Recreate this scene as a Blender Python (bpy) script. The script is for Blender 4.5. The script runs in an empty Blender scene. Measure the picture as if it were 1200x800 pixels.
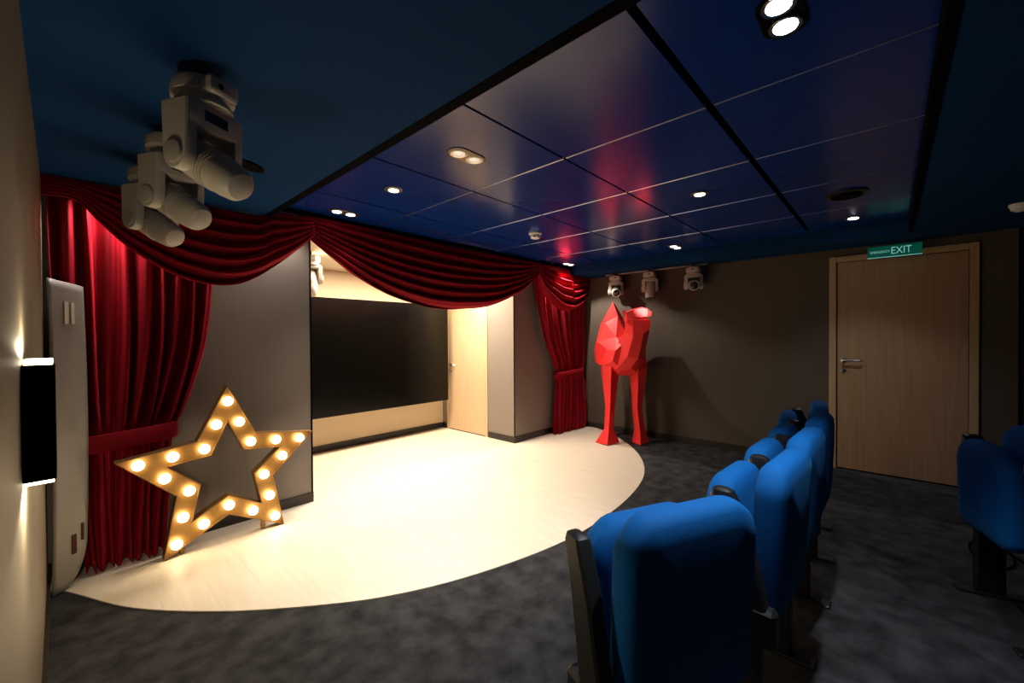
import bpy, bmesh, math, random
from mathutils import Vector, Matrix
random.seed(7)
PI = math.pi
SC = bpy.context.scene
COL = SC.collection

# ------------------------------------------------------------------ camera
YAW, PITCH, ROLL, FPX, CAM_H = 0.7416, -0.0099, -0.0063, 484.64, 1.30
F0 = Vector((math.cos(YAW), math.sin(YAW), 0)); R0 = Vector((math.sin(YAW), -math.cos(YAW), 0)); U0 = Vector((0, 0, 1))
FW = F0*math.cos(PITCH) + U0*math.sin(PITCH); UP = U0*math.cos(PITCH) - F0*math.sin(PITCH)
RT = R0*math.cos(ROLL) + UP*math.sin(ROLL); UP = UP*math.cos(ROLL) - R0*math.sin(ROLL)
cam = bpy.data.cameras.new('camera'); cam_o = bpy.data.objects.new('camera', cam); COL.objects.link(cam_o)
cam.sensor_width = 36; cam.sensor_fit = 'HORIZONTAL'; cam.lens = FPX/1200*36; cam.clip_start = 0.01; cam.clip_end = 60
M3 = Matrix((RT, UP, -FW)).transposed()
cam_o.matrix_world = Matrix.Translation((0, 0, CAM_H)) @ M3.to_4x4()
SC.camera = cam_o

# ------------------------------------------------------------------ world and exposure
world = bpy.data.worlds.new('world'); SC.world = world; world.use_nodes = True
world.node_tree.nodes['Background'].inputs[0].default_value = (0.01, 0.012, 0.016, 1)
world.node_tree.nodes['Background'].inputs[1].default_value = 0.2
SC.view_settings.view_transform = 'Standard'; SC.view_settings.look = 'None'
SC.view_settings.exposure = 0.0; SC.view_settings.gamma = 1.0; SC.view_settings.use_curve_mapping = False

def area_light(name, loc, target, size, power, color, size_y=None, spread=180):
    l = bpy.data.lights.new(name, 'AREA'); l.energy = power; l.color = color
    l.shape = 'RECTANGLE'; l.size = size; l.size_y = size_y or size; l.spread = math.radians(spread)
    o = bpy.data.objects.new(name, l); COL.objects.link(o); o.location = loc
    o.rotation_euler = (Vector(target)-Vector(loc)).to_track_quat('-Z', 'Y').to_euler()
    return o
WARM = (1.0, 0.80, 0.58); NEUTRAL = (1.0, 0.91, 0.80); COOL = (0.86, 0.93, 1.0)
# area light for the unseen lamps over the stage recess, no fixture modelled
area_light('stage_area_light', (2.6, 3.85, 2.06), (2.6, 3.9, 0), 2.0, 115, (1.0, 0.83, 0.62), 0.35)

# room dimensions (metres)
XL, XE, YP, YB, XS = -0.06, 5.148, 3.395, 4.80, 3.743      # left wall, exit wall, proscenium, stage back, stage side
YN, ZS, ZG = -2.3, 2.14, 2.24                               # rear wall, soffit height, glossy panel height
GX0, GY0, GP, GQ = 1.0975, 0.5581, 0.7065, 0.7137           # ceiling panel grid

# ------------------------------------------------------------------ materials
def mat(name, col, rough=0.6, metal=0.0, var=None, scale=8, stretch=(1, 1, 1), bump=0.0, bscale=None, sheen=0.0, sheen_col=None,
        coat=0.0, spec=0.5, emit=None, estr=0.0, coord='Object', detail=4):
    m = bpy.data.materials.new(name); m.use_nodes = True
    nt = m.node_tree; b = nt.nodes['Principled BSDF']
    b.inputs['Base Color'].default_value = (*col, 1); b.inputs['Roughness'].default_value = rough
    b.inputs['Metallic'].default_value = metal; b.inputs['Specular IOR Level'].default_value = spec
    b.inputs['Coat Weight'].default_value = coat
    if sheen:
        b.inputs['Sheen Weight'].default_value = sheen; b.inputs['Sheen Roughness'].default_value = 0.35
        b.inputs['Sheen Tint'].default_value = (*(sheen_col or col), 1)
    if emit:
        b.inputs['Emission Color'].default_value = (*emit, 1); b.inputs['Emission Strength'].default_value = estr
    if var or bump:
        tc = nt.nodes.new('ShaderNodeTexCoord'); mp = nt.nodes.new('ShaderNodeMapping'); mp.inputs['Scale'].default_value = stretch
        nt.links.new(tc.outputs[coord], mp.inputs[0])
    if var:
        n = nt.nodes.new('ShaderNodeTexNoise'); n.inputs['Scale'].default_value = scale; n.inputs['Detail'].default_value = detail
        nt.links.new(mp.outputs[0], n.inputs['Vector'])
        r = nt.nodes.new('ShaderNodeValToRGB'); r.color_ramp.elements[0].position = 0.32; r.color_ramp.elements[1].position = 0.68
        r.color_ramp.elements[0].color = (*var, 1); r.color_ramp.elements[1].color = (*col, 1)
        nt.links.new(n.outputs['Fac'], r.inputs[0]); nt.links.new(r.outputs[0], b.inputs['Base Color'])
    if bump:
        n2 = nt.nodes.new('ShaderNodeTexNoise'); n2.inputs['Scale'].default_value = bscale or scale*6; n2.inputs['Detail'].default_value = 3
        nt.links.new(mp.outputs[0], n2.inputs['Vector'])
        bp = nt.nodes.new('ShaderNodeBump'); bp.inputs['Strength'].default_value = bump; bp.inputs['Distance'].default_value = 0.01
        nt.links.new(n2.outputs['Fac'], bp.inputs['Height']); nt.links.new(bp.outputs[0], b.inputs['Normal'])
    return m
M = {
 'carpet': mat('carpet', (0.082, 0.082, 0.086), 0.95, var=(0.030, 0.030, 0.033), scale=9, bump=0.9, bscale=260, detail=9, spec=0.1),
 'plank': mat('plank', (0.84, 0.755, 0.63), 0.42, var=(0.78, 0.685, 0.55), scale=5, stretch=(7, 0.7, 1), bump=0.04, bscale=40),
 'taupe': mat('taupe', (0.24, 0.205, 0.18), 0.55, var=(0.22, 0.187, 0.162), scale=3, stretch=(60, 60, 0.5), bump=0.05, bscale=30),
 'exit_wall': mat('exit_wall', (0.100, 0.080, 0.060), 0.8, var=(0.090, 0.072, 0.054), spec=0.2, scale=3, stretch=(40, 40, 0.5), bump=0.05, bscale=30),
 'left_wall': mat('left_wall', (0.165, 0.135, 0.09), 0.5, var=(0.145, 0.118, 0.078), scale=3, stretch=(30, 30, 0.5)),
 'cream': mat('cream', (0.72, 0.58, 0.40), 0.6, var=(0.69, 0.55, 0.375), scale=2),
 'white_paint': mat('white_paint', (0.75, 0.66, 0.52), 0.6),
 'soffit': mat('soffit', (0.001, 0.034, 0.118), 0.85, var=(0.001, 0.031, 0.110), scale=2, spec=0.12),
 'gloss_blue': mat('gloss_blue', (0.001, 0.030, 0.22), 0.20, var=(0.001, 0.028, 0.205), scale=2, spec=0.5),
 'alu': mat('alu', (0.50, 0.50, 0.56), 0.35, 1.0),
 'black': mat('black', (0.0025, 0.0025, 0.003), 0.8, spec=0.03),
 'base': mat('base', (0.020, 0.015, 0.012), 0.45),
 'screen': mat('screen', (0.0015, 0.0012, 0.001), 0.22, spec=0.25),
 'oak': mat('oak', (0.62, 0.46, 0.29), 0.5, var=(0.53, 0.385, 0.235), scale=4, stretch=(14, 14, 0.6)),
 'dark_oak': mat('dark_oak', (0.42, 0.26, 0.15), 0.5, var=(0.35, 0.21, 0.115), scale=4, stretch=(12, 12, 0.5)),
 'dark_oak_frame': mat('dark_oak_frame', (0.50, 0.35, 0.19), 0.5, var=(0.43, 0.29, 0.155), scale=4, stretch=(12, 12, 0.5)),
 'velvet': mat('velvet', (0.25, 0.001, 0.010), 0.75, var=(0.20, 0.001, 0.008), scale=14, sheen=0.6, sheen_col=(0.9, 0.03, 0.05), bump=0.12, bscale=60, spec=0.15),
 'camel': mat('camel', (0.80, 0.028, 0.030), 0.5, spec=0.35),
 'gold': mat('gold', (0.31, 0.165, 0.042), 0.42, 0.35, var=(0.26, 0.135, 0.032), scale=12),
 'gold_edge': mat('gold_edge', (0.22, 0.115, 0.035), 0.5, 0.3),
 'bulb': mat('bulb', (1, 0.9, 0.7), 0.4, emit=(1.0, 0.78, 0.46), estr=16),
 'lamp': mat('lamp', (1, 1, 1), 0.4, emit=(1.0, 0.90, 0.76), estr=6),
 'lamp_dim': mat('lamp_dim', (0.6, 0.58, 0.52), 0.3, 0.5, emit=(1.0, 0.90, 0.76), estr=0.45),
 'lamp_cool': mat('lamp_cool', (1, 1, 1), 0.4, emit=(0.90, 0.96, 1.0), estr=30),
 'sconce_glow': mat('sconce_glow', (1, 1, 1), 0.4, emit=(1.0, 0.86, 0.60), estr=7),
 'trim': mat('trim', (0.20, 0.16, 0.11), 0.35, 0.7),
 'chrome': mat('chrome', (0.7, 0.68, 0.64), 0.2, 1.0),
 'white_plastic': mat('white_plastic', (0.47, 0.425, 0.36), 0.45),
 'white_clean': mat('white_clean', (0.80, 0.78, 0.74), 0.5),
 'grey_plastic': mat('grey_plastic', (0.40, 0.36, 0.31), 0.45),
 'lens': mat('lens', (0.02, 0.02, 0.022), 0.08, spec=0.8),
 'seat_blue': mat('seat_blue', (0.003, 0.125, 0.42), 0.8, var=(0.003, 0.115, 0.39), scale=30, sheen=0.08, sheen_col=(0.1, 0.45, 0.9), bump=0.1, bscale=300, spec=0.2),
 'seat_black': mat('seat_black', (0.012, 0.012, 0.012), 0.45, bump=0.05, bscale=200),
 'metal_grey': mat('metal_grey', (0.30, 0.28, 0.25), 0.45, 0.1, var=(0.275, 0.255, 0.23), scale=3),
 'dark_slot': mat('dark_slot', (0.07, 0.01, 0.01), 0.8),
 'pale_slot': mat('pale_slot', (0.62, 0.56, 0.46), 0.5),
 'sign_green': mat('sign_green', (0.0, 0.09, 0.065), 0.5, emit=(0.0, 0.30, 0.20), estr=0.12),
 'sign_glyph': mat('sign_glyph', (0.5, 0.9, 0.8), 0.4, emit=(0.25, 0.85, 0.75), estr=0.4),
 'dark_cloth': mat('dark_cloth', (0.012, 0.011, 0.010), 0.9),
}

# ------------------------------------------------------------------ helpers
def link(name, me, m, parent=None, smooth=False):
    o = bpy.data.objects.new(name, me); COL.objects.link(o)
    if m is not None:
        for mm in (m if isinstance(m, (list, tuple)) else [m]): me.materials.append(M[mm] if isinstance(mm, str) else mm)
    if smooth:
        for p in me.polygons: p.use_smooth = True
    if parent: o.parent = parent
    return o
def bm_obj(name, bm, m, parent=None, smooth=False):
    bmesh.ops.recalc_face_normals(bm, faces=bm.faces)
    me = bpy.data.meshes.new(name); bm.to_mesh(me); bm.free()
    return link(name, me, m, parent, smooth)
def add_box(bm, x0, x1, y0, y1, z0, z1, bevel=0, mi=0, seg=1):
    r = bmesh.ops.create_cube(bm, size=1); vs = r['verts']
    for v in vs:
        v.co = Vector((x0+(v.co.x+.5)*(x1-x0), y0+(v.co.y+.5)*(y1-y0), z0+(v.co.z+.5)*(z1-z0)))
    fs = {f for v in vs for f in v.link_faces}
    for f in fs: f.material_index = mi
    if bevel:
        es = {e for v in vs for e in v.link_edges}
        bmesh.ops.bevel(bm, geom=list(es), offset=bevel, segments=seg, affect='EDGES', profile=0.5)
def box(name, x0, x1, y0, y1, z0, z1, m, parent=None, bevel=0, seg=1):
    bm = bmesh.new(); add_box(bm, x0, x1, y0, y1, z0, z1, bevel, 0, seg); return bm_obj(name, bm, m, parent)
def rings_mesh(bm, rings, closed=True, cap0=True, cap1=True, mi=0):
    vr = [[bm.verts.new(p) for p in r] for r in rings]; n = len(vr[0])
    for a, b in zip(vr, vr[1:]):
        for i in range(n if closed else n-1):
            f = bm.faces.new((a[i], a[(i+1) % n], b[(i+1) % n], b[i])); f.material_index = mi
    if cap0: bm.faces.new(list(reversed(vr[0]))).material_index = mi
    if cap1: bm.faces.new(vr[-1]).material_index = mi
    return vr
def lathe(bm, prof, mat4=None, n=24, mi=0):
    mat4 = mat4 or Matrix.Identity(4)
    rings = [[mat4 @ Vector((r*math.cos(2*PI*i/n), r*math.sin(2*PI*i/n), z)) for i in range(n)] for r, z in prof]
    rings_mesh(bm, rings, mi=mi)
def lathe_obj(name, prof, m, parent=None, mat4=None, n=24, smooth=True):
    bm = bmesh.new(); lathe(bm, prof, mat4, n); o = bm_obj(name, bm, m, parent, smooth)
    if smooth: autosmooth(o)
    return o
def autosmooth(o, ang=35):
    me = o.data
    bm = bmesh.new(); bm.from_mesh(me)
    for e in bm.edges:
        if len(e.link_faces) == 2 and e.calc_face_angle(0) > math.radians(ang): e.smooth = False
    for f in bm.faces: f.smooth = True
    bm.to_mesh(me); bm.free()
def tube(bm, pts, r, n=8):
    pts = [Vector(p) for p in pts]; rings = []
    for i, p in enumerate(pts):
        d = (pts[min(i+1, len(pts)-1)]-pts[max(i-1, 0)]).normalized()
        q = d.to_track_quat('Z', 'Y')
        rings.append([p + q @ Vector((r*math.cos(2*PI*k/n), r*math.sin(2*PI*k/n), 0)) for k in range(n)])
    rings_mesh(bm, rings)
def axis_mat(origin, direction):
    return Matrix.Translation(origin) @ Vector(direction).to_track_quat('Z', 'Y').to_matrix().to_4x4()
def tag(o, label, cat, group=None):
    o['label'] = label; o['category'] = cat
    if group: o['group'] = group
    return o
def thing(name, label, cat, loc=(0, 0, 0), rz=0, group=None):
    o = bpy.data.objects.new(name, None); COL.objects.link(o); o.empty_display_size = 0.1
    o.location = loc; o.rotation_euler = (0, 0, rz)
    return tag(o, label, cat, group)
def struct(o, label=None):
    o['kind'] = 'structure'
    if label: o['label'] = label
    return o
def sempty(name, label=None):
    o = bpy.data.objects.new(name, None); COL.objects.link(o); o.empty_display_size = 0.1
    return struct(o, label)
def copy_tree(o, parent=None):
    c = o.copy(); COL.objects.link(c); c.parent = parent
    for ch in list(o.children): copy_tree(ch, c)
    return c
def spot(name, loc, target, power, color, angle=100, blend=0.6, radius=0.03, parent=None):
    l = bpy.data.lights.new(name, 'SPOT'); l.energy = power; l.color = color
    l.spot_size = math.radians(angle); l.spot_blend = blend; l.shadow_soft_size = radius
    o = bpy.data.objects.new(name, l); COL.objects.link(o); o.location = loc
    o.rotation_euler = (Vector(target)-Vector(loc)).to_track_quat('-Z', 'Y').to_euler()
    if parent: o.parent = parent
    return o
def interp(tab, x):
    if x <= tab[0][0]: return tab[0][1]
    for (a, b), (c, d) in zip(tab, tab[1:]):
        if x <= c:
            return b+(d-b)*(x-a)/(c-a)
    return tab[-1][1]
def smooth_interp(tab, x):                                   # Catmull-Rom through the table
    if x <= tab[0][0]: return tab[0][1]
    if x >= tab[-1][0]: return tab[-1][1]
    for i in range(len(tab)-1):
        x0, y0 = tab[i]; x1, y1 = tab[i+1]
        if x <= x1:
            xm, ym = tab[max(i-1, 0)]; xp, yp = tab[min(i+2, len(tab)-1)]
            m0 = (y1-ym)/(x1-xm) if x1 != xm else 0; m1 = (yp-y0)/(xp-x0) if xp != x0 else 0
            h = x1-x0; t = (x-x0)/h
            return (2*t**3-3*t*t+1)*y0+(t**3-2*t*t+t)*h*m0+(-2*t**3+3*t*t)*y1+(t**3-t*t)*h*m1

# faceted camel: rings in metres, local frame (right, back, up)
CAMEL = {
  'body': [[(0.02, -0.14, 1.193), (0.09, -0.14, 1.162), (0.143, -0.13, 1.041), (0.065, -0.12, 0.94), (-0.046, -0.12, 0.93), (-0.147, -0.12, 1.012), (-0.119, -0.13, 1.133), (-0.04, -0.14, 1.203)], [(0.059, -0.0, 1.304), (0.214, 0.0, 1.199), (0.307, 0.0, 0.992), (0.166, -0.02, 0.86), (-0.051, -0.02, 0.851), (-0.221, -0.0, 0.964), (-0.19, 0.0, 1.15), (-0.075, -0.0, 1.294)], [(-0.018, 0.14, 1.56), (0.212, 0.2, 1.303), (0.351, 0.2, 0.979), (0.221, 0.2, 0.808), (-0.027, 0.2, 0.809), (-0.241, 0.2, 0.951), (-0.262, 0.2, 1.242), (-0.164, 0.2, 1.478)], [(-0.051, 0.24, 1.749), (0.176, 0.3, 1.402), (0.297, 0.34, 1.016), (0.208, 0.34, 0.817), (-0.036, 0.34, 0.819), (-0.256, 0.34, 0.975), (-0.272, 0.34, 1.141), (-0.188, 0.34, 1.461)], [(-0.036, 0.47, 1.192), (0.099, 0.47, 1.135), (0.189, 0.47, 1.01), (0.109, 0.47, 0.852), (-0.038, 0.47, 0.853), (-0.185, 0.47, 0.967), (-0.207, 0.47, 1.08), (-0.138, 0.47, 1.148)]],
  'neck': [[(-0.168, 0.05, 0.992), (-0.102, -0.1, 0.909), (0.049, -0.14, 0.911), (0.286, -0.0, 1.002), (0.297, 0.2, 1.184), (-0.025, 0.2, 1.283)], [(-0.088, -0.05, 1.202), (-0.008, -0.24, 1.067), (0.114, -0.26, 1.048), (0.241, -0.14, 1.161), (0.248, 0.04, 1.303), (0.029, 0.04, 1.346)], [(-0.015, -0.16, 1.364), (0.038, -0.32, 1.303), (0.148, -0.34, 1.302), (0.249, -0.24, 1.361), (0.238, -0.12, 1.444), (0.042, -0.1, 1.466)], [(-0.015, -0.2, 1.542), (0.023, -0.34, 1.496), (0.123, -0.36, 1.485), (0.216, -0.28, 1.517), (0.19, -0.18, 1.581), (0.036, -0.16, 1.604)]],
  'head': [[(-0.035, -0.2, 1.582), (-0.028, -0.28, 1.577), (-0.018, -0.28, 1.479), (-0.026, -0.2, 1.472)], [(0.05, -0.18, 1.617), (0.036, -0.33, 1.602), (0.045, -0.33, 1.506), (0.06, -0.18, 1.503)], [(0.173, -0.2, 1.645), (0.133, -0.36, 1.624), (0.132, -0.36, 1.518), (0.173, -0.2, 1.521)], [(0.226, -0.22, 1.628), (0.187, -0.37, 1.608), (0.187, -0.37, 1.522), (0.226, -0.22, 1.529)], [(0.271, -0.25, 1.586), (0.24, -0.34, 1.576), (0.235, -0.34, 1.533), (0.266, -0.25, 1.537)]],
  'jaw': [[(0.04, -0.18, 1.503), (0.026, -0.33, 1.487), (0.048, -0.32, 1.322), (0.059, -0.18, 1.333)], [(0.173, -0.2, 1.501), (0.132, -0.36, 1.489), (0.145, -0.35, 1.331), (0.182, -0.2, 1.342)], [(0.264, -0.24, 1.499), (0.232, -0.35, 1.489), (0.225, -0.34, 1.389), (0.254, -0.24, 1.39)]],
  'ear': [[(-0.06, -0.22, 1.6), (-0.041, -0.26, 1.607), (-0.022, -0.26, 1.539), (-0.038, -0.21, 1.532)], [(-0.024, -0.16, 1.574), (0.01, -0.18, 1.573), (0.03, -0.18, 1.503), (-0.005, -0.16, 1.504)]],
  'fleg_l': [[(-0.231, 0.05, 0.971), (-0.145, -0.05, 0.967), (-0.012, 0.05, 0.97), (-0.094, 0.12, 0.976)], [(-0.199, 0.038, 0.439), (-0.16, -0.04, 0.442), (-0.085, 0.038, 0.438), (-0.121, 0.08, 0.442)], [(-0.216, 0.038, 0.177), (-0.175, -0.03, 0.182), (-0.101, 0.038, 0.177), (-0.138, 0.08, 0.178)], [(-0.324, 0.05, -0.013), (-0.219, -0.14, 0.025), (-0.026, 0.05, -0.015), (-0.148, 0.12, -0.022)]],
  'fleg_r': [[(0.103, 0.05, 0.969), (0.183, -0.05, 0.965), (0.323, 0.05, 0.968), (0.245, 0.12, 0.974)], [(0.129, 0.038, 0.437), (0.166, -0.04, 0.44), (0.25, 0.038, 0.436), (0.213, 0.08, 0.44)], [(0.155, 0.038, 0.175), (0.199, -0.03, 0.18), (0.285, 0.038, 0.174), (0.243, 0.08, 0.176)], [(0.126, 0.05, -0.022), (0.175, -0.14, 0.017), (0.341, 0.05, -0.023), (0.266, 0.12, -0.03)]],
  'hleg_l': [[(-0.166, 0.45, 0.9), (-0.088, 0.35, 0.896), (0.037, 0.45, 0.899), (-0.037, 0.52, 0.906)], [(-0.109, 0.438, 0.371), (-0.074, 0.36, 0.373), (-0.002, 0.438, 0.37), (-0.034, 0.48, 0.375)], [(-0.122, 0.438, 0.089), (-0.084, 0.37, 0.092), (-0.015, 0.438, 0.088), (-0.047, 0.48, 0.09)], [(-0.148, 0.45, -0.005), (-0.102, 0.26, 0.029), (0.033, 0.45, -0.006), (-0.029, 0.52, -0.01)]],
  'hleg_r': [[(0.152, 0.3, 0.909), (0.189, 0.2, 0.905), (0.284, 0.3, 0.908), (0.25, 0.37, 0.914)], [(0.218, 0.288, 0.394), (0.241, 0.21, 0.396), (0.312, 0.288, 0.393), (0.289, 0.33, 0.398)], [(0.239, 0.288, 0.119), (0.271, 0.22, 0.123), (0.344, 0.288, 0.119), (0.316, 0.33, 0.121)], [(0.237, 0.3, 0.018), (0.244, 0.11, 0.052), (0.369, 0.3, 0.017), (0.336, 0.37, 0.011)]],
}

# ================================================================== SETTING
WT = 0.12
struct(box('floor', XL-WT, XE+WT, YN-WT, YB+WT, -0.10, 0.0, 'carpet'), 'dark grey mottled carpet floor')
# pale stage floor of planks, curved front edge
ARC = [(-0.06, 3.20), (-0.018, 3.179), (0.206, 2.727), (0.477, 2.379), (0.763, 2.108), (1.081, 1.871), (1.49, 1.685), (2.06, 1.54), (2.526, 1.512),
       (3.15, 1.567), (3.722, 1.72), (4.222, 1.999), (4.627, 2.354), (4.968, 2.775), (5.148, 3.10)]
sf = sempty('stage_floor', 'pale wooden plank stage floor with curved front edge')
PW = 0.19; x = XL; ip = 0
while x < XE-0.005:
    x1 = min(x+PW, XE); g = 0.00025
    xs = [x+g+(x1-x-2*g)*k/6 for k in range(7)]
    front = [(xx, smooth_interp(ARC, xx)) for xx in xs]
    yend = YB if (x1 < XS+0.3) else YP
    cuts = []; y = max(f[1] for f in front)+0.25+random.random()*1.0
    while y < yend-0.3: cuts.append(y); y += 1.2
    segs = [None]+cuts+[yend]
    for k in range(len(segs)-1):
        y0s = front if k == 0 else [(xx, segs[k]+g) for xx in xs]
        ye = segs[k+1]-g
        poly = [(a, b) for a, b in y0s]+[(xs[-1], ye), (xs[0], ye)]
        bm = bmesh.new()
        rings_mesh(bm, [[Vector((a, b, 0.0)) for a, b in poly], [Vector((a, b, 0.006)) for a, b in poly]])
        bm_obj('plank', bm, 'plank', sf)
    x = x1; ip += 1

# walls
struct(box('wall_left', XL-WT, XL, YN-WT, YP+WT, 0, 2.4, 'left_wall'), 'pale beige side wall beside the camera, washed by a sconce')
struct(box('wall_rear', XL, XE, YN-WT, YN, 0, 2.4, 'exit_wall'))
struct(box('wall_right', XE, XE+WT, YN-WT, YP+WT, 0, 2.4, 'exit_wall'), 'dark brown wall behind the red camel, with the exit door')
XP = 1.335
struct(box('wall_proscenium_left', XL, XP, YP, YP+0.05, 0, 2.4, 'taupe'), 'grey taupe panel wall behind the lit star')
struct(box('wall_proscenium_right', XS, XE, YP, YP+0.05, 0, 2.4, 'taupe'), 'grey taupe panel wall right of the stage opening')
struct(box('wall_proscenium_top', XP, XS, YP, YP+0.05, 2.09, 2.4, 'taupe'))
struct(box('wall_stage_back', 0.7, XS+0.3, YB, YB+WT, 0, 2.4, 'cream'), 'cream wall behind the black screen')
struct(box('wall_stage_left', 0.7, 0.8, YP+0.05, YB, 0, 2.4, 'cream'))
struct(box('wall_stage_right', XS, XS+WT, YP+0.05, YB, 0, 2.4, 'taupe'), 'grey side wall of the stage with the small door')
struct(box('ceiling_stage', 0.8, XS, YP+0.05, YB, 2.09, 2.2, 'white_paint'))
struct(box('trim_1', XP, XP+0.012, YP-0.004, YP+0.054, 0.075, 2.09, 'black'))
struct(box('trim_2', XS-0.006, XS+0.004, YP-0.006, YP+0.004, 0.075, 2.09, 'black'))
# pilaster strip right of the exit door and dark hanging beside it
struct(box('trim_3', XE-0.03, XE, -0.745, -0.665, 0, ZS, 'exit_wall'))
struct(box('wall_corner', XE-0.012, XE, -1.5, -0.745, 0, ZS, 'dark_cloth'))
# baseboards
BH, BD = 0.073, 0.012
struct(box('baseboard_left', XL, XL+BD, YN, YP, 0, BH, 'base'))
struct(box('baseboard_right', XE-BD, XE, 0.46, YP, 0, BH, 'base'))
struct(box('baseboard_proscenium_left', XL, XP+0.012, YP-BD, YP, 0.006, BH+0.006, 'base'))
struct(box('baseboard_proscenium_right', XS-BD, XE, YP-BD, YP, 0.006, BH+0.006, 'base'))
struct(box('baseboard_stage_right', XS-BD, XS, YP, 3.845, 0.006, BH+0.006, 'base'))
struct(box('baseboard_stage_corner', XS-BD, XS, 4.70, YB, 0.006, BH+0.006, 'base'))
struct(box('baseboard_stage_back', 0.8, XS-BD, YB-BD, YB, 0.006, BH+0.006, 'base'))

# ceiling: matte blue soffit around a recess with glossy blue panels
bm = bmesh.new()
SX0, SX1, SY0, SY1 = 0.945, 4.70, -0.135, YP
add_box(bm, XL, SX0, YN, YP, ZS, 2.4); add_box(bm, SX1, XE, YN, YP, ZS, 2.4); add_box(bm, SX0, SX1, YN, SY0, ZS, 2.4)
struct(bm_obj('ceiling', bm, 'soffit'), 'matte dark blue lowered ceiling around the glossy panels')
struct(box('trim_4', SX0, SX0+0.045, SY0, SY1, ZS-0.002, 2.3, 'black'))
struct(box('trim_5', SX0+0.045, SX1, SY0, SY0+0.03, ZS-0.002, 2.3, 'black'))
cg = sempty('ceiling_grid', 'glossy deep blue ceiling panels with dark seams')
box('backing', SX0, SX1, SY0, SY1, 2.275, 2.4, 'black', cg)
def panel_mesh(w, d, edge=1):
    """glossy panel with a polished chamfer along its -X edge"""
    bm = bmesh.new(); c = 0.0028
    prof = [(-w/2+c, 0), (w/2, 0), (w/2, 0.02), (-w/2, 0.02), (-w/2, c)]
    rings_mesh(bm, [[Vector((a, -d/2, b)) for a, b in prof], [Vector((a, d/2, b)) for a, b in prof]])
    bmesh.ops.recalc_face_normals(bm, faces=bm.faces)
    for f in bm.faces: f.material_index = edge if f.normal.x < -0.5 else 0
    me = bpy.data.meshes.new('panel'); bm.to_mesh(me); bm.free()
    me.materials.append(M['gloss_blue']); me.materials.append(M['alu']); return me
pm = panel_mesh(GP-0.010, GQ-0.014); pm_first = panel_mesh(GP-0.010, GQ-0.032)
pm0 = panel_mesh(GP-0.010, GQ-0.014, 0); pm0_first = panel_mesh(GP-0.010, GQ-0.032, 0)
for i in range(5):
    for j in range(5):
        yc = GY0+GQ*(j-0.5); me = pm if i else pm0
        if j == 0: yc = GY0-GQ/2-0.008; me = pm_first if i else pm0_first
        o = bpy.data.objects.new('panel', me); COL.objects.link(o); o.parent = cg
        o.location = (GX0+GP*(i+0.5), min(yc, YP-GQ/2+0.02), ZG)
        if j == 4: o.location.y = GY0+GQ*3.5; 
# doors
def lever(parent, x, y, z, facing, length):
    """facing = unit vector out of the door, length = vector of the lever"""
    f = Vector(facing); p = Vector((x, y, z))
    bm = bmesh.new(); lathe(bm, [(0.024, 0), (0.024, 0.008), (0.010, 0.012), (0.010, 0.045)], axis_mat(p, f), 16)
    q = p+f*0.045; tube(bm, [q-Vector(length)*0.06, q+Vector(length)*0.3, q+Vector(length)*0.9, q+Vector(length)-f*0.012], 0.009)
    h = bm_obj('handle', bm, 'chrome', parent); autosmooth(h)
    h['label'] = 'metal lever handle'
d1 = sempty('door_1', 'brown wooden exit door with metal lever handle, under the green sign')
yd0, yd1, zd = 0.450, -0.540, 2.065
FWD = 0.055
bm = bmesh.new(); add_box(bm, XE-0.02, XE+0.005, yd0-FWD, yd0, 0, zd, 0.003); bm_obj('frame', bm, 'dark_oak_frame', d1)
bm = bmesh.new(); add_box(bm, XE-0.02, XE+0.005, yd1, yd1+FWD, 0, zd, 0.003); bm_obj('frame', bm, 'dark_oak_frame', d1)
bm = bmesh.new(); add_box(bm, XE-0.02, XE+0.005, yd1+FWD, yd0-FWD, zd-FWD, zd, 0.003); bm_obj('frame', bm, 'dark_oak_frame', d1)
box('gap', XE-0.004, XE+0.005, yd1+FWD, yd0-FWD, 0.0, zd-FWD, 'black', d1)
box('slab', XE-0.016, XE-0.003, yd1+FWD+0.004, yd0-FWD-0.010, 0.012, zd-FWD-0.006, 'dark_oak', d1, 0.002)
lever(d1, XE-0.016, yd0-FWD-0.06, 1.06, (-1, 0, 0), (0, -0.135, 0))
lathe_obj('lock', [(0.022, 0), (0.022, 0.006), (0.009, 0.008), (0.009, 0.014)], 'chrome', d1, axis_mat((XE-0.016, yd0-FWD-0.055, 0.955), (-1, 0, 0)), 16)
d2 = sempty('door_2', 'narrow pale oak door at the right side of the stage')
a0, a1, z2 = 3.855, 4.69, 2.06
box('frame', XS-0.014, XS+0.002, a0, a0+0.045, 0.006, z2, 'oak', d2, 0.002)
box('frame', XS-0.014, XS+0.002, a1-0.045, a1, 0.006, z2, 'oak', d2, 0.002)
box('frame', XS-0.014, XS+0.002, a0+0.045, a1-0.045, z2-0.045, z2, 'oak', d2, 0.002)
box('gap', XS-0.003, XS+0.002, a0+0.045, a1-0.045, 0.006, z2-0.045, 'black', d2)
box('slab', XS-0.010, XS-0.002, a0+0.050, a1-0.050, 0.018, z2-0.050, 'oak', d2, 0.002)
lever(d2, XS-0.010, a1-0.10, 0.92, (-1, 0, 0), (0, -0.12, 0))
lathe_obj('lock', [(0.020, 0), (0.020, 0.006), (0.009, 0.008), (0.009, 0.014)], 'chrome', d2, axis_mat((XS-0.010, a1-0.095, 0.83), (-1, 0, 0)), 16)
for zz in (0.22, 1.75):
    lathe_obj('hinge', [(0.007, -0.045), (0.007, 0.045)], 'chrome', d2, Matrix.Translation((XS-0.017, a0+0.047, zz)), 10)

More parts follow.
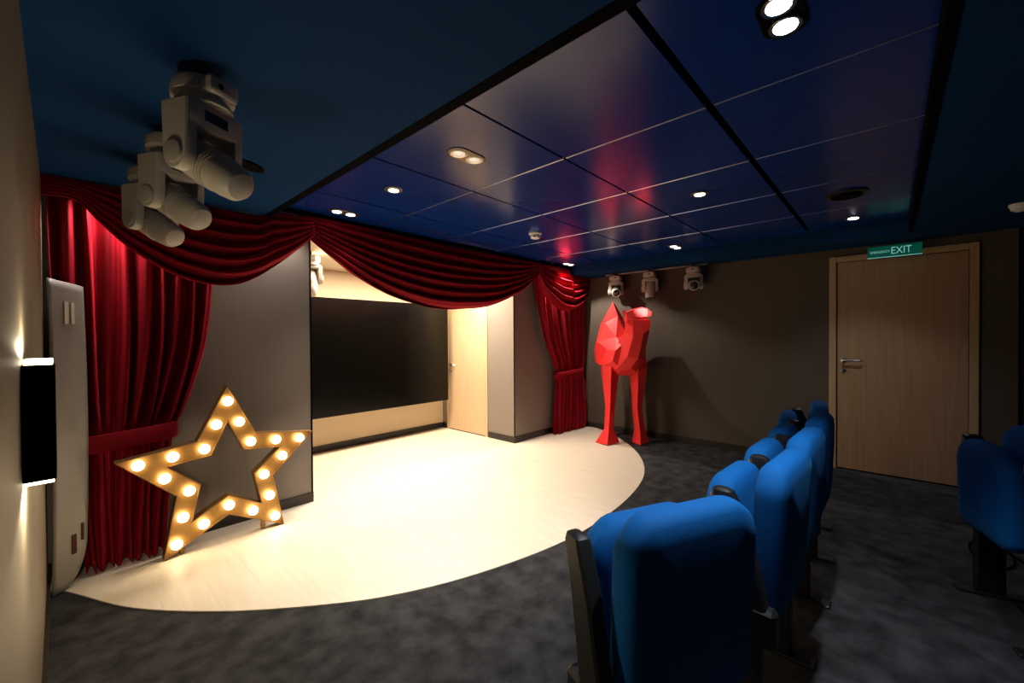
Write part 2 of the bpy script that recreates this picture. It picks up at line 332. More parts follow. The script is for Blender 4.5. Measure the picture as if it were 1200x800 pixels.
# ================================================================== BIG OBJECTS
# video wall: 3 x 2 glossy black modules standing proud of the cream wall
vw = thing('video_wall', 'large black glossy video screen on the cream wall at the back of the stage', 'screen', (2.3, 4.5, 0))
sx0, sx1, sz0, sz1, sy = 1.05-2.3, 3.605-2.3, 0.445, 1.745, 0.0
for i in range(4):
    for j in range(2):
        w = (sx1-sx0)/4; hgt = (sz1-sz0)/2
        box('module', sx0+w*i+0.0006, sx0+w*(i+1)-0.0006, sy, sy+0.06, sz0+hgt*j+0.0006, sz0+hgt*(j+1)-0.0006, 'screen', vw, 0.001)
box('mount', sx0+0.05, sx1-0.12, sy+0.06, YB-4.5, sz0+0.15, sz1-0.15, 'black', vw)

# curtains
def curtain(name, label, x_left, x_right, yc, ztop, nf, amp, seed, tie_z, tie_x0, tie_x1):
    t = thing(name, label, 'curtain', ((tie_x0+tie_x1)/2, yc, 0), 0, 'red velvet side curtains')
    ox = (tie_x0+tie_x1)/2
    rnd = random.Random(seed); ph = [rnd.uniform(-0.6, 0.6) for _ in range(40)]; am = [rnd.uniform(0.6, 1.15) for _ in range(40)]
    bm = bmesh.new(); NU, NV = nf*14, 70; grid = []
    for v in range(NV+1):
        z = 0.012+(ztop-0.012)*v/NV; xa = smooth_interp(x_left, z); xb = smooth_interp(x_right, z)
        pinch = math.exp(-((z-tie_z)/0.10)**2)
        row = []
        for u in range(NU+1):
            s = u/NU; k = s*nf; kk = int(k)
            a = am[kk]*(1-(k-kk))+am[kk+1]*(k-kk)
            p = ph[kk]*(1-(k-kk))+ph[kk+1]*(k-kk)
            wv = math.sin(2*PI*k+p*1.2+0.5*math.sin(z*1.7+seed))
            wv = math.copysign(abs(wv)**0.75, wv)
            y = amp*a*wv*(1-0.45*pinch) + 0.008*math.sin(5.3*k+z*3)
            x = xa+(xb-xa)*s + 0.010*math.sin(2*PI*k*0.5+z*2.2)
            if z < tie_z: y *= 1.0+0.10*(tie_z-z)/tie_z
            row.append(bm.verts.new((x-ox, max(min(y, YP-0.025-yc), -0.125), z)))
        grid.append(row)
    for a, b in zip(grid, grid[1:]):
        for i in range(NU): bm.faces.new((a[i], a[i+1], b[i+1], b[i]))
    o = bm_obj('drape', bm, 'velvet', t, True)
    m = o.modifiers.new('thickness', 'SOLIDIFY'); m.thickness = 0.004
    # tie band: a flattened loop of cloth round the gathered drape
    bm = bmesh.new(); rings = []
    n = 48; hw = (tie_x1-tie_x0)/2+0.012; hd = amp*0.95+0.012
    prof = [(0, -0.050), (0.006, -0.042), (0.009, 0), (0.006, 0.042), (0, 0.050), (-0.006, 0.042), (-0.006, -0.042)]
    for i in range(n):
        a = 2*PI*i/n; c, s = math.cos(a), math.sin(a)
        ex = math.copysign(abs(c)**0.6, c); ey = math.copysign(abs(s)**0.6, s)
        rings.append([Vector(((hw+r)*ex, max(min((hd+r)*ey, YP-0.012-yc), -0.14), tie_z+zz+0.016*ex)) for r, zz in prof])
    rings.append(rings[0]); rings_mesh(bm, rings, True, False, False); bmesh.ops.remove_doubles(bm, verts=bm.verts, dist=1e-5)
    bm_obj('tie_band', bm, 'velvet', t, True)
    return t
curtain('curtain', 'red velvet curtain gathered by a tie band behind the lit star',
        [(0, 0.085), (0.4, 0.06), (0.73, 0.045), (0.95, 0.01), (1.3, -0.02), (2.2, -0.03)],
        [(0, 0.415), (0.25, 0.43), (0.5, 0.452), (0.73, 0.470), (0.86, 0.520), (1.05, 0.580), (1.29, 0.635), (1.65, 0.665), (2.2, 0.67)],
        3.285, ZS-0.005, 9, 0.058, 3, 0.735, 0.05, 0.47)
curtain('curtain', 'narrow red velvet curtain hanging left of the red camel',
        [(0, 4.42), (0.12, 4.40), (0.5, 4.43), (0.80, 4.45), (1.0, 4.37), (1.25, 4.23), (1.6, 4.12), (1.89, 4.06), (2.2, 4.02)],
        [(0, 5.00), (0.10, 5.09), (0.5, 5.07), (0.80, 5.05), (1.2, 5.09), (1.73, 5.115), (2.2, 5.12)],
        3.285, 2.205, 8, 0.055, 11, 0.80, 4.45, 5.05)

# valance of three draped swags
def swag(label, xs, hem, ztop, nf, seed, y0=3.15):
    """hem: table x -> z of the lower edge"""
    xa, xb = xs; xm = (xa+xb)/2
    o_rnd = random.Random(seed); bm = bmesh.new(); NS, NT = 90, 110; grid = []
    offs = [o_rnd.uniform(-0.25, 0.25) for _ in range(nf+3)]
    for i in range(NT+1):
        t = i/NT; row = []
        for j in range(NS+1):
            s = j/NS; x = xa+(xb-xa)*s; zt = ztop(x) if callable(ztop) else ztop
            zb = smooth_interp(hem, x); drop = max(zt-zb, 0.012)
            w = max(0.0, math.sin(PI*min(max(s, 0), 1)))**0.55
            k = t*nf + offs[int(t*nf)]*(1-(t*nf % 1))*0.4 + offs[int(t*nf)+1]*(t*nf % 1)*0.4 + 0.25*math.sin(3*s+seed)
            saw = math.sin(2*PI*k) + 0.35*math.sin(4*PI*k+0.8)
            amp = (0.010+0.026*w)*min(1, 0.35+drop*1.6)
            tt = t + 0.018*math.cos(2*PI*k)*w*(1-t)
            y = -0.030*w*math.sin(PI*t*0.9) - amp*saw*min(1, t*7)*(0.75+0.5*t)
            z = zt-drop*tt
            row.append(bm.verts.new((x-xm, y, z)))
        grid.append(row)
    for a, b in zip(grid, grid[1:]):
        for i in range(NS): bm.faces.new((a[i], a[i+1], b[i+1], b[i]))
    o = bm_obj('valance_swag', bm, 'velvet', None, True)
    m = o.modifiers.new('thickness', 'SOLIDIFY'); m.thickness = 0.006
    o.location = (xm, y0, 0)
    return tag(o, label, 'valance', 'red velvet swags over the stage opening')
swag('left red velvet swag over the star and the left curtain, behind the white moving lights', (-0.055, 1.275),
     [(-0.055, 2.035), (0.066, 2.03), (0.15, 1.935), (0.261, 1.816), (0.37, 1.735), (0.486, 1.672), (0.655, 1.636), (0.78, 1.655), (0.893, 1.714), (1.0, 1.795), (1.109, 1.887), (1.227, 2.004), (1.275, 2.06)],
     lambda x: ZS-0.004 if x < 0.93 else ZS-0.004+0.05*min(1, (x-0.93)/0.05), 6, 1)
swag('widest red velvet swag drooping over the middle of the stage opening', (1.225, 3.985),
     [(1.225, 2.06), (1.276, 2.018), (1.42, 1.915), (1.62, 1.788), (1.927, 1.659), (2.279, 1.589), (2.48, 1.578), (2.689, 1.585), (3.17, 1.653), (3.59, 1.813), (3.78, 1.93), (3.904, 2.022), (3.985, 2.12)],
     2.205, 7, 2, 3.18)
swag('small red velvet swag above the right curtain, next to the camel', (3.925, 5.135),
     [(3.925, 2.12), (3.99, 2.03), (4.071, 1.881), (4.25, 1.752), (4.431, 1.665), (4.55, 1.648), (4.667, 1.653), (4.86, 1.72), (5.05, 1.838), (5.10, 1.95), (5.135, 2.10)],
     lambda x: 2.205 if x < 4.62 else 2.205-0.07*min(1, (x-4.62)/0.06), 5, 3, 3.185)
r = thing('curtain_rail', 'black curtain track along the top of the red swags', 'rail', (2.6, 3.20, 0))
box('track', 0.98-2.6, 4.69-2.6, -0.012, 0.012, 2.205, ZG, 'black', r)
for xx in (1.25, 2.5, 3.95): box('bracket', xx-2.6-0.02, xx-2.6+0.02, 0.012, 0.05, 2.215, ZG, 'black', r)
bmh = bmesh.new(); add_box(bmh, -0.05, 0.05, 3.185, 3.215, 2.045, ZS-0.002, 0.004)
tag(bm_obj('pelmet_end', bmh, 'black'), 'black end bracket of the valance in the corner above the left curtain', 'bracket')

# red low-poly camel
c = thing('camel_sculpture', 'faceted bright red camel sculpture standing at the stage edge by the dark wall', 'sculpture', (4.6, 2.4, 0), YAW-PI/2)
bm = bmesh.new()
for key, rr in CAMEL.items():
    rings_mesh(bm, [[Vector(p) for p in ring] for ring in rr])
bmesh.ops.triangulate(bm, faces=bm.faces)
for v in bm.verts:
    if v.co.z < 0.03: v.co.z = max(v.co.z, 0.0065)
bm_obj('body', bm, 'camel', c)
bm = bmesh.new(); lathe(bm, [(0.006, 0), (0.006, 0.004), (0.003, 0.006)], axis_mat((0.32, -0.345, 1.575), (0.3, -1, 0.1)), 8)
bm_obj('nostril', bm, 'seat_black', c)

# marquee star
st = thing('marquee_star', 'golden marquee star with glowing round bulbs leaning by the red curtain', 'star', (0.716, 3.135, 0))
RO, RI, HO, HI, ZC, TH = 0.552, 0.275, 0.318, 0.150, 0.453, 0.075
def star_pts(ro, ri):
    return [((ro if k % 2 == 0 else ri)*math.sin(PI*k/5), ZC+(ro if k % 2 == 0 else ri)*math.cos(PI*k/5)) for k in range(10)]
po, ph_ = star_pts(RO, RI), star_pts(HO, HI)
po = [(a, max(b, 0.0072)) for a, b in po]
def star_ring(y0, y1, ins):
    bm = bmesh.new()
    rings = [[Vector((a, y1, b)) for a, b in po], [Vector((a, y0, b)) for a, b in po], [Vector((a, y0, b)) for a, b in ph_], [Vector((a, y1, b)) for a, b in ph_], [Vector((a, y1, b)) for a, b in po]]
    rings_mesh(bm, rings, True, False, False); bmesh.ops.remove_doubles(bm, verts=bm.verts, dist=1e-5); return bm
bm = star_ring(0.0, TH-0.02, 0); bmesh.ops.recalc_face_normals(bm, faces=bm.faces)
for f in bm.faces: f.material_index = 0 if f.normal.y < -0.5 else 1
bm_obj('body', bm, ['gold', 'gold_edge'], st)
# raised rim round the face
def rim(pts, off):
    bm = bmesh.new(); n = len(pts)
    cx, cz = 0, ZC
    inner = [(cx+(a-cx)*off, cz+(b-cz)*off) for a, b in pts]
    inner = [(a, max(b, 0.0072)) for a, b in inner]
    rings = [[Vector((a, 0.002, b)) for a, b in pts], [Vector((a, -0.014, b)) for a, b in pts], [Vector((a, -0.014, b)) for a, b in inner], [Vector((a, 0.002, b)) for a, b in inner]]
    rings_mesh(bm, rings, True, False, False); return bm
bm_obj('rim', rim(po, 0.978), 'gold_edge', st); bm_obj('rim', rim(ph_, 1.035), 'gold_edge', st)
bulb_pts = []
for k in range(10):
    if k % 2 == 0: bulb_pts.append((0.452*math.sin(PI*k/5), ZC+0.452*math.cos(PI*k/5)))
    else: bulb_pts.append((0.212*math.sin(PI*k/5), ZC+0.212*math.cos(PI*k/5)))
mids = []
for k in range(10):
    a, b = bulb_pts[k], bulb_pts[(k+1) % 10]; mids.append(((a[0]+b[0])/2, (a[1]+b[1])/2))
bulb_me = None
for a, b in bulb_pts+mids:
    if bulb_me is None:
        bm = bmesh.new(); lathe(bm, [(0.014, 0.0), (0.024, 0.010), (0.029, 0.022), (0.025, 0.036), (0.014, 0.046), (0.003, 0.049)], axis_mat((0, 0, 0), (0, -1, 0)), 14)
        bo = bm_obj('bulb', bm, 'bulb', st, True); bulb_me = bo.data
        bm = bmesh.new(); lathe(bm, [(0.016, 0), (0.016, 0.008), (0.012, 0.009)], axis_mat((0, 0, 0), (0, -1, 0)), 14); so = bm_obj('socket', bm, 'gold_edge', bo); sock_me = so.data
    else:
        bo = bpy.data.objects.new('bulb', bulb_me); COL.objects.link(bo); bo.parent = st
        so = bpy.data.objects.new('socket', sock_me); COL.objects.link(so); so.parent = bo
    bo.location = (a, -0.001, b)
for sx in (-0.235, 0.205):
    lathe_obj('foot', [(0.014, 0.0072), (0.016, 0.03), (0.012, 0.075)], 'gold', st, Matrix.Translation((sx, 0.03, 0)), 12)
# little white crown ornament on the right arm of the star
bm = bmesh.new()
pts = [(-0.045, 0), (0.045, 0), (0.05, 0.030), (0.030, 0.014), (0.022, 0.034), (0.008, 0.014), (0, 0.038), (-0.008, 0.014), (-0.022, 0.034), (-0.030, 0.014), (-0.05, 0.030)]
rings_mesh(bm, [[Vector((a, -0.006, b)) for a, b in pts], [Vector((a, 0.006, b)) for a, b in pts]])
o = bm_obj('crown_ornament', bm, 'white_clean'); o.location = (0.990, 3.165, 0.6235)
tag(o, 'tiny white crown ornament on the right arm of the star', 'ornament')

# ================================================================== THEATRE SEATS
def outline(w, z0, z1, rt, rb, n=7):
    pts = []
    for cx, cz, r, a0 in ((w/2-rt, z1-rt, rt, 0), (-w/2+rt, z1-rt, rt, PI/2), (-w/2+rb, z0+rb, rb, PI), (w/2-rb, z0+rb, rb, 1.5*PI)):
        for k in range(n+1):
            a = a0+PI/2*k/n; pts.append((cx+r*math.cos(a), cz+r*math.sin(a)))
    return pts
def pillow(bm, w, z0, z1, rt, rb, y0, y1, crown=0.03, lean=0.0, puff=0.012):
    """cushion: outline in x-z, thickness y0..y1, rounded rim, top edge bowed up by crown"""
    T = y1-y0; rings = []
    prof = [(0.0, 0.060), (0.06, 0.022), (0.2, 0.006), (0.4, 0.0), (0.6, 0.0), (0.8, 0.006), (0.94, 0.022), (1.0, 0.060)]
    for f, ins in prof:
        ring = []
        for x, z in outline(w-2*ins, z0+ins, z1-ins, max(rt-ins, 0.02), max(rb-ins, 0.01)):
            tz = (z-z0)/(z1-z0); z2 = z+crown*max(0, tz-0.5)*2*(1-(2*x/w)**2)
            ring.append(Vector((x, y0+f*T+lean*(z-z0), z2)))
        rings.append(ring)
    n = len(rings[0])
    vr = rings_mesh(bm, rings, True, False, False)
    for ring, yo in ((vr[0], -puff), (vr[-1], puff)):
        # bulged face: two inner rings then a centre fan
        cx = sum((v.co for v in ring), Vector())/n; prev = ring
        for q, d in ((0.6, 0.75), (0.25, 1.0)):
            cur = [bm.verts.new(cx+(v.co-cx)*q+Vector((0, yo*d, 0))) for v in ring]
            for i in range(n): bm.faces.new((prev[i], prev[(i+1) % n], cur[(i+1) % n], cur[i]))
            prev = cur
        bm.faces.new(prev)
def make_seat(label, loc, rz, group, right_arm=False):
    t = thing('theatre_seat', label, 'chair', loc, rz, group)
    bm = bmesh.new(); pillow(bm, 0.426, 0.37, 0.858, 0.085, 0.05, -0.045, 0.055, 0.028, -0.05); o = bm_obj('backrest', bm, 'seat_blue', t); autosmooth(o, 50)
    bm = bmesh.new(); pillow(bm, 0.415, 0.375, 0.775, 0.10, 0.06, 0.085, 0.185, 0.035, 0.03); o = bm_obj('seat', bm, 'seat_blue', t); autosmooth(o, 50)
    o['label'] = 'tipped-up blue seat cushion'
    box('hinge_bar', -0.22, 0.22, 0.03, 0.09, 0.36, 0.40, 'seat_black', t, 0.008)
    for s in ([-1, 1] if right_arm else [-1]):
        # folded-up arm slab, leaning towards the stage
        bm = bmesh.new(); prof = []
        for z, yb, yf in ((0.40, -0.03, 0.060), (0.47, -0.020, 0.075), (0.66, 0.025, 0.110), (0.775, 0.070, 0.140), (0.790, 0.078, 0.138), (0.797, 0.090, 0.128)):
            prof.append((z, yb, yf))
        rings = []
        for z, yb, yf in prof:
            xw = 0.023 if z < 0.785 else (0.020 if z < 0.795 else 0.012)
            rings.append([Vector((s*0.247-xw, yb+0.008, z)), Vector((s*0.247-xw+0.006, yb, z)), Vector((s*0.247+xw-0.006, yb, z)), Vector((s*0.247+xw, yb+0.008, z)),
                          Vector((s*0.247+xw, yf-0.008, z)), Vector((s*0.247+xw-0.006, yf, z)), Vector((s*0.247-xw+0.006, yf, z)), Vector((s*0.247-xw, yf-0.008, z))])
        rings_mesh(bm, rings); a = bm_obj('armrest', bm, 'seat_black', t); autosmooth(a, 30)
        box('arm_cap', s*0.247-0.014, s*0.247+0.014, 0.132, 0.146, 0.735, 0.775, 'grey_plastic', a, 0.004)
        # side stand: housing, post and floor plate
        box('arm_housing', s*0.247-0.026, s*0.247+0.026, -0.05, 0.13, 0.33, 0.45, 'seat_black', t, 0.012)
        p = box('side_stand', s*0.247-0.020, s*0.247+0.020, -0.01, 0.10, 0.012, 0.35, 'seat_black', t, 0.008)
        box('foot_plate', s*0.247-0.030, s*0.247+0.030, -0.09, 0.17, 0.0, 0.014, 'seat_black', p, 0.005)
        for zz in (0.445, 0.40): box('bracket', s*0.247+0.0255-0.001, s*0.247+0.0285, -0.02, 0.03, zz-0.006, zz+0.004, 'chrome', t)
    return t
G1 = 'blue theatre seats in the curved row facing the stage'
make_seat('nearest blue theatre seat in the foreground, seen from behind', (1.074, 0.393, 0), math.radians(-24.9), G1)
make_seat('second blue theatre seat in the row from the foreground', (1.728, 0.290, 0), math.radians(-3.3), G1)
make_seat('middle blue theatre seat of the five in the curved row', (2.231, 0.292, 0), math.radians(-2.3), G1)
make_seat('fourth blue theatre seat in the row from the foreground', (2.722, 0.295, 0), math.radians(-1.0), G1)
make_seat('farthest blue theatre seat in the curved row, nearest the exit door', (3.222, 0.350, 0), math.radians(6.3), G1, True)
make_seat('lone blue theatre seat at the right edge, seen from the front', (2.90, -0.475, 0), math.radians(15.5), None, True)

# ================================================================== MOVING HEAD LIGHTS
def moving_head(label, loc, yaw, tilt, group, s=1.0, flap=False, tall=0.0, park=False):
    """hangs from loc (ceiling point); yaw turns the yoke, tilt lowers the head's nose; tall = longer yoke; park = rear cap turned to the front"""
    t = thing('moving_head_light', label, 'stage light', loc, yaw, group)
    t.scale = (s, s, s)
    lathe_obj('clamp', [(0.012, 0), (0.012, -0.030), (0.045, -0.032), (0.045, -0.0405)], 'black', t, None, 16)
    b = lathe_obj('base', [(0.055, -0.040), (0.082, -0.046), (0.088, -0.058), (0.088, -0.092), (0.080, -0.098), (0.074, -0.104), (0.074, -0.112), (0.084, -0.118), (0.084, -0.128), (0.060, -0.134)], 'white_plastic', t, None, 28)
    box('base_box', -0.092, 0.092, -0.052, 0.052, -0.098, -0.040, 'white_plastic', b, 0.012, 2)
    lathe_obj('socket', [(0.009, 0), (0.009, 0.006)], 'black', b, axis_mat((0.090, -0.018, -0.072), (1, 0, 0)), 10)
    zp = -0.258-tall                                          # pivot height
    bm = bmesh.new(); add_box(bm, -0.058, 0.058, -0.096, 0.096, -0.165-tall, -0.128, 0.014, 0, 2); y = bm_obj('yoke', bm, 'white_plastic', t); autosmooth(y)
    for sg in (-1, 1):
        bm = bmesh.new(); n = 12
        prof = [(-0.056, -0.140), (0.056, -0.140)]+[(0.050*math.cos(a), zp+0.050*math.sin(a)) for a in [-PI*k/n for k in range(n+1)]]
        ya, yb = sg*0.068, sg*0.102
        rings_mesh(bm, [[Vector((px, ya, pz)) for px, pz in prof], [Vector((px*0.97, yb-sg*0.006, pz)) for px, pz in prof], [Vector((px*0.88, yb, pz*0.985-0.003)) for px, pz in prof]])
        a = bm_obj('yoke_arm', bm, 'white_plastic', t); autosmooth(a)
        lathe_obj('pivot_cap', [(0.036, 0), (0.034, 0.008), (0.012, 0.012)], 'grey_plastic', a, axis_mat((0, yb, zp), (0, sg, 0)), 18)
    if tall: box('display', 0.0575, 0.0600, -0.045, 0.035, -0.190, -0.155, 'lens', t)
    d = Vector((math.cos(tilt), 0, -math.sin(tilt)))
    hm = axis_mat((0, 0, zp), d if not park else -d)
    if park:
        hp = [(0.020, -0.185), (0.044, -0.178), (0.056, -0.160), (0.061, -0.12), (0.065, -0.02), (0.064, 0.05), (0.060, 0.085), (0.054, 0.095), (0.050, 0.088)]; lz = 0.0
        lp = [(0.0495, 0.086), (0.040, 0.094), (0.018, 0.099), (0.003, 0.100)]
    else:
        hp = [(0.030, -0.105), (0.050, -0.098), (0.060, -0.075), (0.064, -0.02), (0.064, 0.06), (0.062, 0.115), (0.056, 0.135), (0.052, 0.140), (0.050, 0.128)]
        lp = [(0.0495, 0.126), (0.040, 0.134), (0.018, 0.139), (0.003, 0.140)]
    h = lathe_obj('head', hp, 'white_plastic', t, hm, 26)
    lathe_obj('lens', lp, 'lens', h, hm, 22)
    for k in range(3):
        lathe_obj('rib', [(0.060, -0.075+0.014*k), (0.0662, -0.073+0.014*k), (0.0662, -0.070+0.014*k), (0.060, -0.068+0.014*k)], 'grey_plastic', h, hm, 26)
    if flap:
        fl = lathe_obj('safety_disc', [(0.052, 0), (0.054, 0.003), (0.052, 0.006)], 'black', t, axis_mat((0.02, 0.15, zp+0.05), (0.15, 0.1, 1)), 22)
        fl['label'] = 'dark round flap beside the head'
    return t
aim = YAW-PI/2
G2 = 'white moving head lights hanging in a line above the left curtain'
moving_head('nearest and largest white moving head light hanging from the blue ceiling at upper left', (0.315, 1.60, ZS), aim-0.25, 0.55, G2, 0.93, True, 0.05, True)
moving_head('middle one of the three white moving head lights hanging at upper left', (0.312, 2.13, ZS), aim-0.25, 0.52, G2, 0.93, False, 0.05, True)
moving_head('farthest of the three white moving head lights at upper left, lowest in the picture', (0.300, 2.60, ZS), aim-0.25, 0.50, G2, 0.93, False, 0.05, True)
G3 = 'small white moving head lights on the dark wall above the camel'
moving_head('white moving head light on the dark wall, leftmost, above the camel hump', (5.00, 2.70, ZS), PI+0.55, 0.30, G3, 0.92)
moving_head('white moving head light with its nose pointing down above the camel head', (5.00, 2.23, ZS), PI+0.50, 1.35, G3, 0.92)
moving_head('white moving head light on the dark wall, rightmost, right of the camel', (5.00, 1.70, ZS), PI+0.40, 0.12, G3, 0.95)
moving_head('white moving head light inside the stage recess, beside the left swag edge', (1.545, 3.90, 2.09), aim-1.1, 1.1, None, 0.95, False, 0.0, True)
bm = bmesh.new(); tube(bm, [(5.0, 2.85, 2.128), (5.0, 2.2, 2.128), (5.0, 1.55, 2.128)], 0.010)
tag(bm_obj('light_bar', bm, 'grey_plastic', None, True), 'thin metal bar under the ceiling carrying the small wall lights', 'bar')
# ================================================================== CEILING FIXTURES (downlights carry their own light)
def downlight(label, loc, n, power, color, target=None, z=ZG, angle=105, lampm='lamp', group='recessed downlights in the glossy blue ceiling', rz=0, blend=0.7, depth=0.004, trim='trim', share=(1, 1), radius=0.03):
    x, y = loc
    t = thing('downlight', label, 'light', (x, y, z), rz, group)
    sp = 0.105 if n == 2 else 0.0
    # trim plate (stadium or disc) hanging 4 mm under the panel
    bm = bmesh.new(); pts = []
    for cx, a0 in ((sp/2, -PI/2), (-sp/2, PI/2)):
        for k in range(13): pts.append((cx+0.058*math.cos(a0+PI*k/12), 0.058*math.sin(a0+PI*k/12)))
    rings_mesh(bm, [[Vector((a, b, -0.0005)) for a, b in pts], [Vector((a, b, -depth)) for a, b in pts], [Vector((a*0.95, b*0.93, -depth-0.002)) for a, b in pts]])
    bm_obj('trim_plate', bm, trim, t)
    for k in range(n):
        cx = (-sp/2+sp*k) if n == 2 else 0
        r = lathe_obj('reflector', [(0.046, -depth-0.001), (0.044, -depth-0.004), (0.040, -depth-0.004), (0.034, -depth-0.0025)], 'chrome', t, Matrix.Translation((cx, 0, 0)), 22)
        lathe_obj('lamp', [(0.033, -depth-0.002), (0.031, -depth-0.005), (0.016, -depth-0.008), (0.003, -depth-0.009)], lampm, t, Matrix.Translation((cx, 0, 0)), 18)
        tg = target or (x, y, 0)
        l = spot('downlight_beam', (cx, 0, -depth-0.03), (tg[0]-x, tg[1]-y, tg[2]-z), power/n*share[k], color, angle, blend, radius, t)
    return t
downlight('twin recessed downlight in the grey-lit ceiling panel nearest the blue ceiling edge', (1.43, 1.62), 2, 85, NEUTRAL, (1.9, 2.35, 0), angle=76, blend=1.0, lampm='lamp_dim')
downlight('single round downlight in the blue panel between the two twin downlights', (1.435, 2.323), 1, 65, NEUTRAL, (1.7, 2.4, 0), angle=80, blend=1.0)
downlight('twin downlight in the ceiling corner just above the left swag', (1.44, 3.015), 2, 45, NEUTRAL, (1.5, 2.7, 0), angle=80, blend=1.0)
downlight('bright twin downlight at the top edge of the picture', (1.44, 0.237), 2, 105, COOL, None, lampm='lamp_cool', angle=90, trim='black')
downlight('small bright ceiling spotlight in the dark panel near the exit sign', (4.296, 0.223), 1, 20, COOL, None, lampm='lamp_cool')
downlight('small single spotlight right of the red glow on the ceiling', (2.862, 0.932), 1, 1300, NEUTRAL, (4.71, 2.21, 1.55), angle=7.5, blend=0.5)
downlight('twin downlight on the far panels in front of the wall lights', (4.37, 1.669), 2, 16, NEUTRAL, (4.62, 2.40, 0.7), angle=42, blend=0.9)
downlight('twin downlight above the small right swag, lighting the camel', (4.425, 3.06), 2, 76, NEUTRAL, (4.66, 2.70, 0.0), angle=118, blend=0.3, share=(0.1, 1.9), radius=0.012)
downlight('unseen downlight added above the left curtain to light its top', (0.20, 3.19), 1, 22, NEUTRAL, (0.20, 3.22, 0), z=ZS, angle=140, group=None)  # out of sight behind the valance, put in for the bright curtain top
downlight('unseen downlight added behind the left swag to light the star wall', (1.08, 3.25), 1, 16, NEUTRAL, (1.0, 3.28, 0), z=ZG, angle=130, group=None)  # added lamp, brightens the wall behind the star without lighting the swag
downlight('unseen downlight behind the small right swag, lighting the right curtain', (4.25, 3.235), 1, 85, NEUTRAL, (4.35, 3.24, 0), z=ZG, angle=140, group=None)  # unseen lamp, brightens the right drape and the wall beside it
# smoke detector
t = thing('smoke_detector', 'small white dome smoke detector on the glossy blue ceiling', 'detector', (2.905, 2.37, ZG))
lathe_obj('base', [(0.058, 0), (0.058, -0.012), (0.050, -0.018)], 'white_clean', t, None, 22)
lathe_obj('dome', [(0.048, -0.018), (0.046, -0.040), (0.034, -0.050), (0.012, -0.054)], 'white_clean', t, None, 22)
for k in range(6):
    a = PI/3*k; bm = bmesh.new(); add_box(bm, -0.008, 0.008, -0.002, 0.002, -0.045, -0.035)
    bmesh.ops.transform(bm, matrix=Matrix.Rotation(a, 4, 'Z') @ Matrix.Translation((0, -0.0465, 0)), verts=bm.verts); bm_obj('vent', bm, 'black', t)
# round flat grille in the dark panel near the exit
t = thing('ceiling_diffuser', 'flat round dark air grille on the ceiling beside the bright spotlight', 'vent', (3.54, 0.219, ZG))
lathe_obj('plate', [(0.115, -0.0005), (0.115, -0.008), (0.100, -0.012)], 'base', t, None, 28)
lathe_obj('core', [(0.085, -0.012), (0.085, -0.020), (0.06, -0.022)], 'black', t, None, 28)
t = thing('ceiling_sensor', 'small white sensor on the dark ceiling at the right edge', 'sensor', (4.19, -0.612, ZS))
lathe_obj('base', [(0.05, 0), (0.05, -0.015)], 'white_clean', t, None, 20)
lathe_obj('dome', [(0.045, -0.015), (0.040, -0.035), (0.02, -0.048), (0.003, -0.05)], 'white_clean', t, None, 20)

# ================================================================== EXIT SIGN
es = thing('exit_sign', 'green glowing exit sign hanging above the brown door', 'sign', (5.0, -0.02, 2.0))
box('panel', -0.006, 0.006, -0.178, 0.178, 0.0, 0.098, 'sign_green', es, 0.002)
box('edge', -0.008, 0.008, -0.178, 0.178, -0.004, 0.0, 'sign_glyph', es)
for yy in (-0.15, 0.15): box('hanger', -0.004, 0.004, yy-0.004, yy+0.004, 0.098, 0.14, 'black', es)
def text_mesh(name, s, size, m, parent, loc, width=None):
    cu = bpy.data.curves.new(name, 'FONT'); cu.body = s; cu.size = size; cu.extrude = 0.001; cu.resolution_u = 3
    to = bpy.data.objects.new(name+'_src', cu); COL.objects.link(to)
    bpy.context.view_layer.update()
    me = bpy.data.meshes.new_from_object(to.evaluated_get(bpy.context.evaluated_depsgraph_get()))
    bpy.data.objects.remove(to)
    xs = [v.co.x for v in me.vertices]; k = width/(max(xs)-min(xs)) if width else 1
    for v in me.vertices:
        a, b, c = (v.co.x-min(xs))*k, v.co.y, v.co.z
        v.co = Vector((-c, -a, b))          # faces -X, reads towards -Y
    o = link(name, me, m, parent); o.location = loc
    return o
text_mesh('lettering', 'EXIT', 0.088, 'sign_glyph', es, (-0.0075, 0.018, 0.020), 0.130)
text_mesh('lettering', 'EMERGENCY', 0.030, 'sign_glyph', es, (-0.0075, 0.158, 0.036), 0.130)

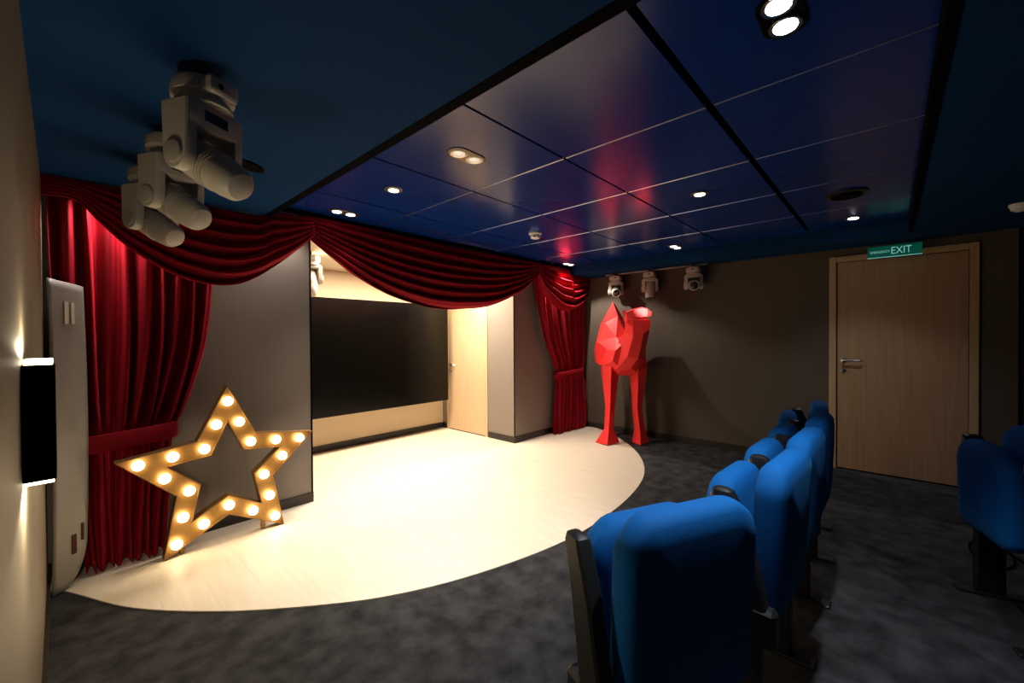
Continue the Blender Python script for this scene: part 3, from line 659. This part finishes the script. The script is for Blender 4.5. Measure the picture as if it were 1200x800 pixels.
# ================================================================== SCONCE AND SLOTTED PANEL ON THE LEFT WALL
sc = thing('wall_sconce', 'black box wall sconce shining up and down on the left wall', 'lamp', (XL, 1.40, 0))
box('body', 0.0, 0.051, 0.0, 0.12, 0.985, 1.245, 'black', sc, 0.002)
box('glass', 0.004, 0.047, 0.004, 0.116, 1.2452, 1.2565, 'sconce_glow', sc); box('glass', 0.004, 0.047, 0.004, 0.116, 0.978, 0.9848, 'sconce_glow', sc)
spot('sconce_up', (0.030, 0.06, 1.27), (0.0, 0.06, 2.2), 4, (1.0, 0.84, 0.56), 175, 0.1, 0.015, sc)
spot('sconce_down', (0.030, 0.06, 0.965), (0.0, 0.06, 0.0), 13, (1.0, 0.84, 0.56), 175, 0.1, 0.015, sc)

t = thing('slotted_panel', 'tall curved grey metal panel with slots standing at the left wall before the curtain', 'panel', (0, 3.10, 0))
plan = [(-0.045, 0.02), (-0.030, 0.030), (-0.010, 0.042), (0.012, 0.056), (0.034, 0.070), (0.054, 0.084), (0.070, 0.097), (0.082, 0.109)]
bm = bmesh.new(); NV = 40; g = []
for i, (px, py) in enumerate(plan):
    s = i/(len(plan)-1)
    z0 = 0.0065+0.20*max(0, s-0.2)**2.2*1.7; z1 = 1.615-0.03*s
    g.append([bm.verts.new((px+0.010*math.sin(PI*(k/NV)), py, z0+(z1-z0)*k/NV)) for k in range(NV+1)])
for a, b in zip(g, g[1:]):
    for k in range(NV): bm.faces.new((a[k], b[k], b[k+1], a[k+1]))
o = bm_obj('sheet', bm, 'metal_grey', t, True); m = o.modifiers.new('thickness', 'SOLIDIFY'); m.thickness = 0.006
def slot(px0, px1, z0, z1, m):
    n = Vector((0.54, -0.84, 0)).normalized()
    def at(px, z): return Vector((px, interp([(a, b) for a, b in plan], px-0.009), z)) + n*0.004
    a, b, c, d = at(px0, z0), at(px1, z0), at(px1, z1), at(px0, z1)
    bm = bmesh.new(); rings_mesh(bm, [[p-n*0.003 for p in (a, b, c, d)], [p+n*0.004 for p in (a, b, c, d)]]); bm_obj('slot', bm, m, t)
slot(0.012, 0.026, 1.385, 1.500, 'pale_slot'); slot(0.036, 0.047, 1.385, 1.495, 'pale_slot')
slot(0.026, 0.042, 0.180, 0.280, 'dark_slot'); slot(0.062, 0.070, 0.235, 0.325, 'dark_slot')

# cable loop on the carpet by the lone seat
bm = bmesh.new(); pts = []
for k in range(33):
    a = 0.6+1.45*PI*k/32
    pts.append((3.70+0.20*math.cos(a), -0.44+0.085*math.sin(a), 0.006))
tube(bm, [(4.05, -0.46, 0.006)]+pts+[(3.5, -0.62, 0.006)], 0.006)
tag(bm_obj('cable', bm, 'black', None, True), 'thin black cable looping on the carpet by the lone seat', 'cable')
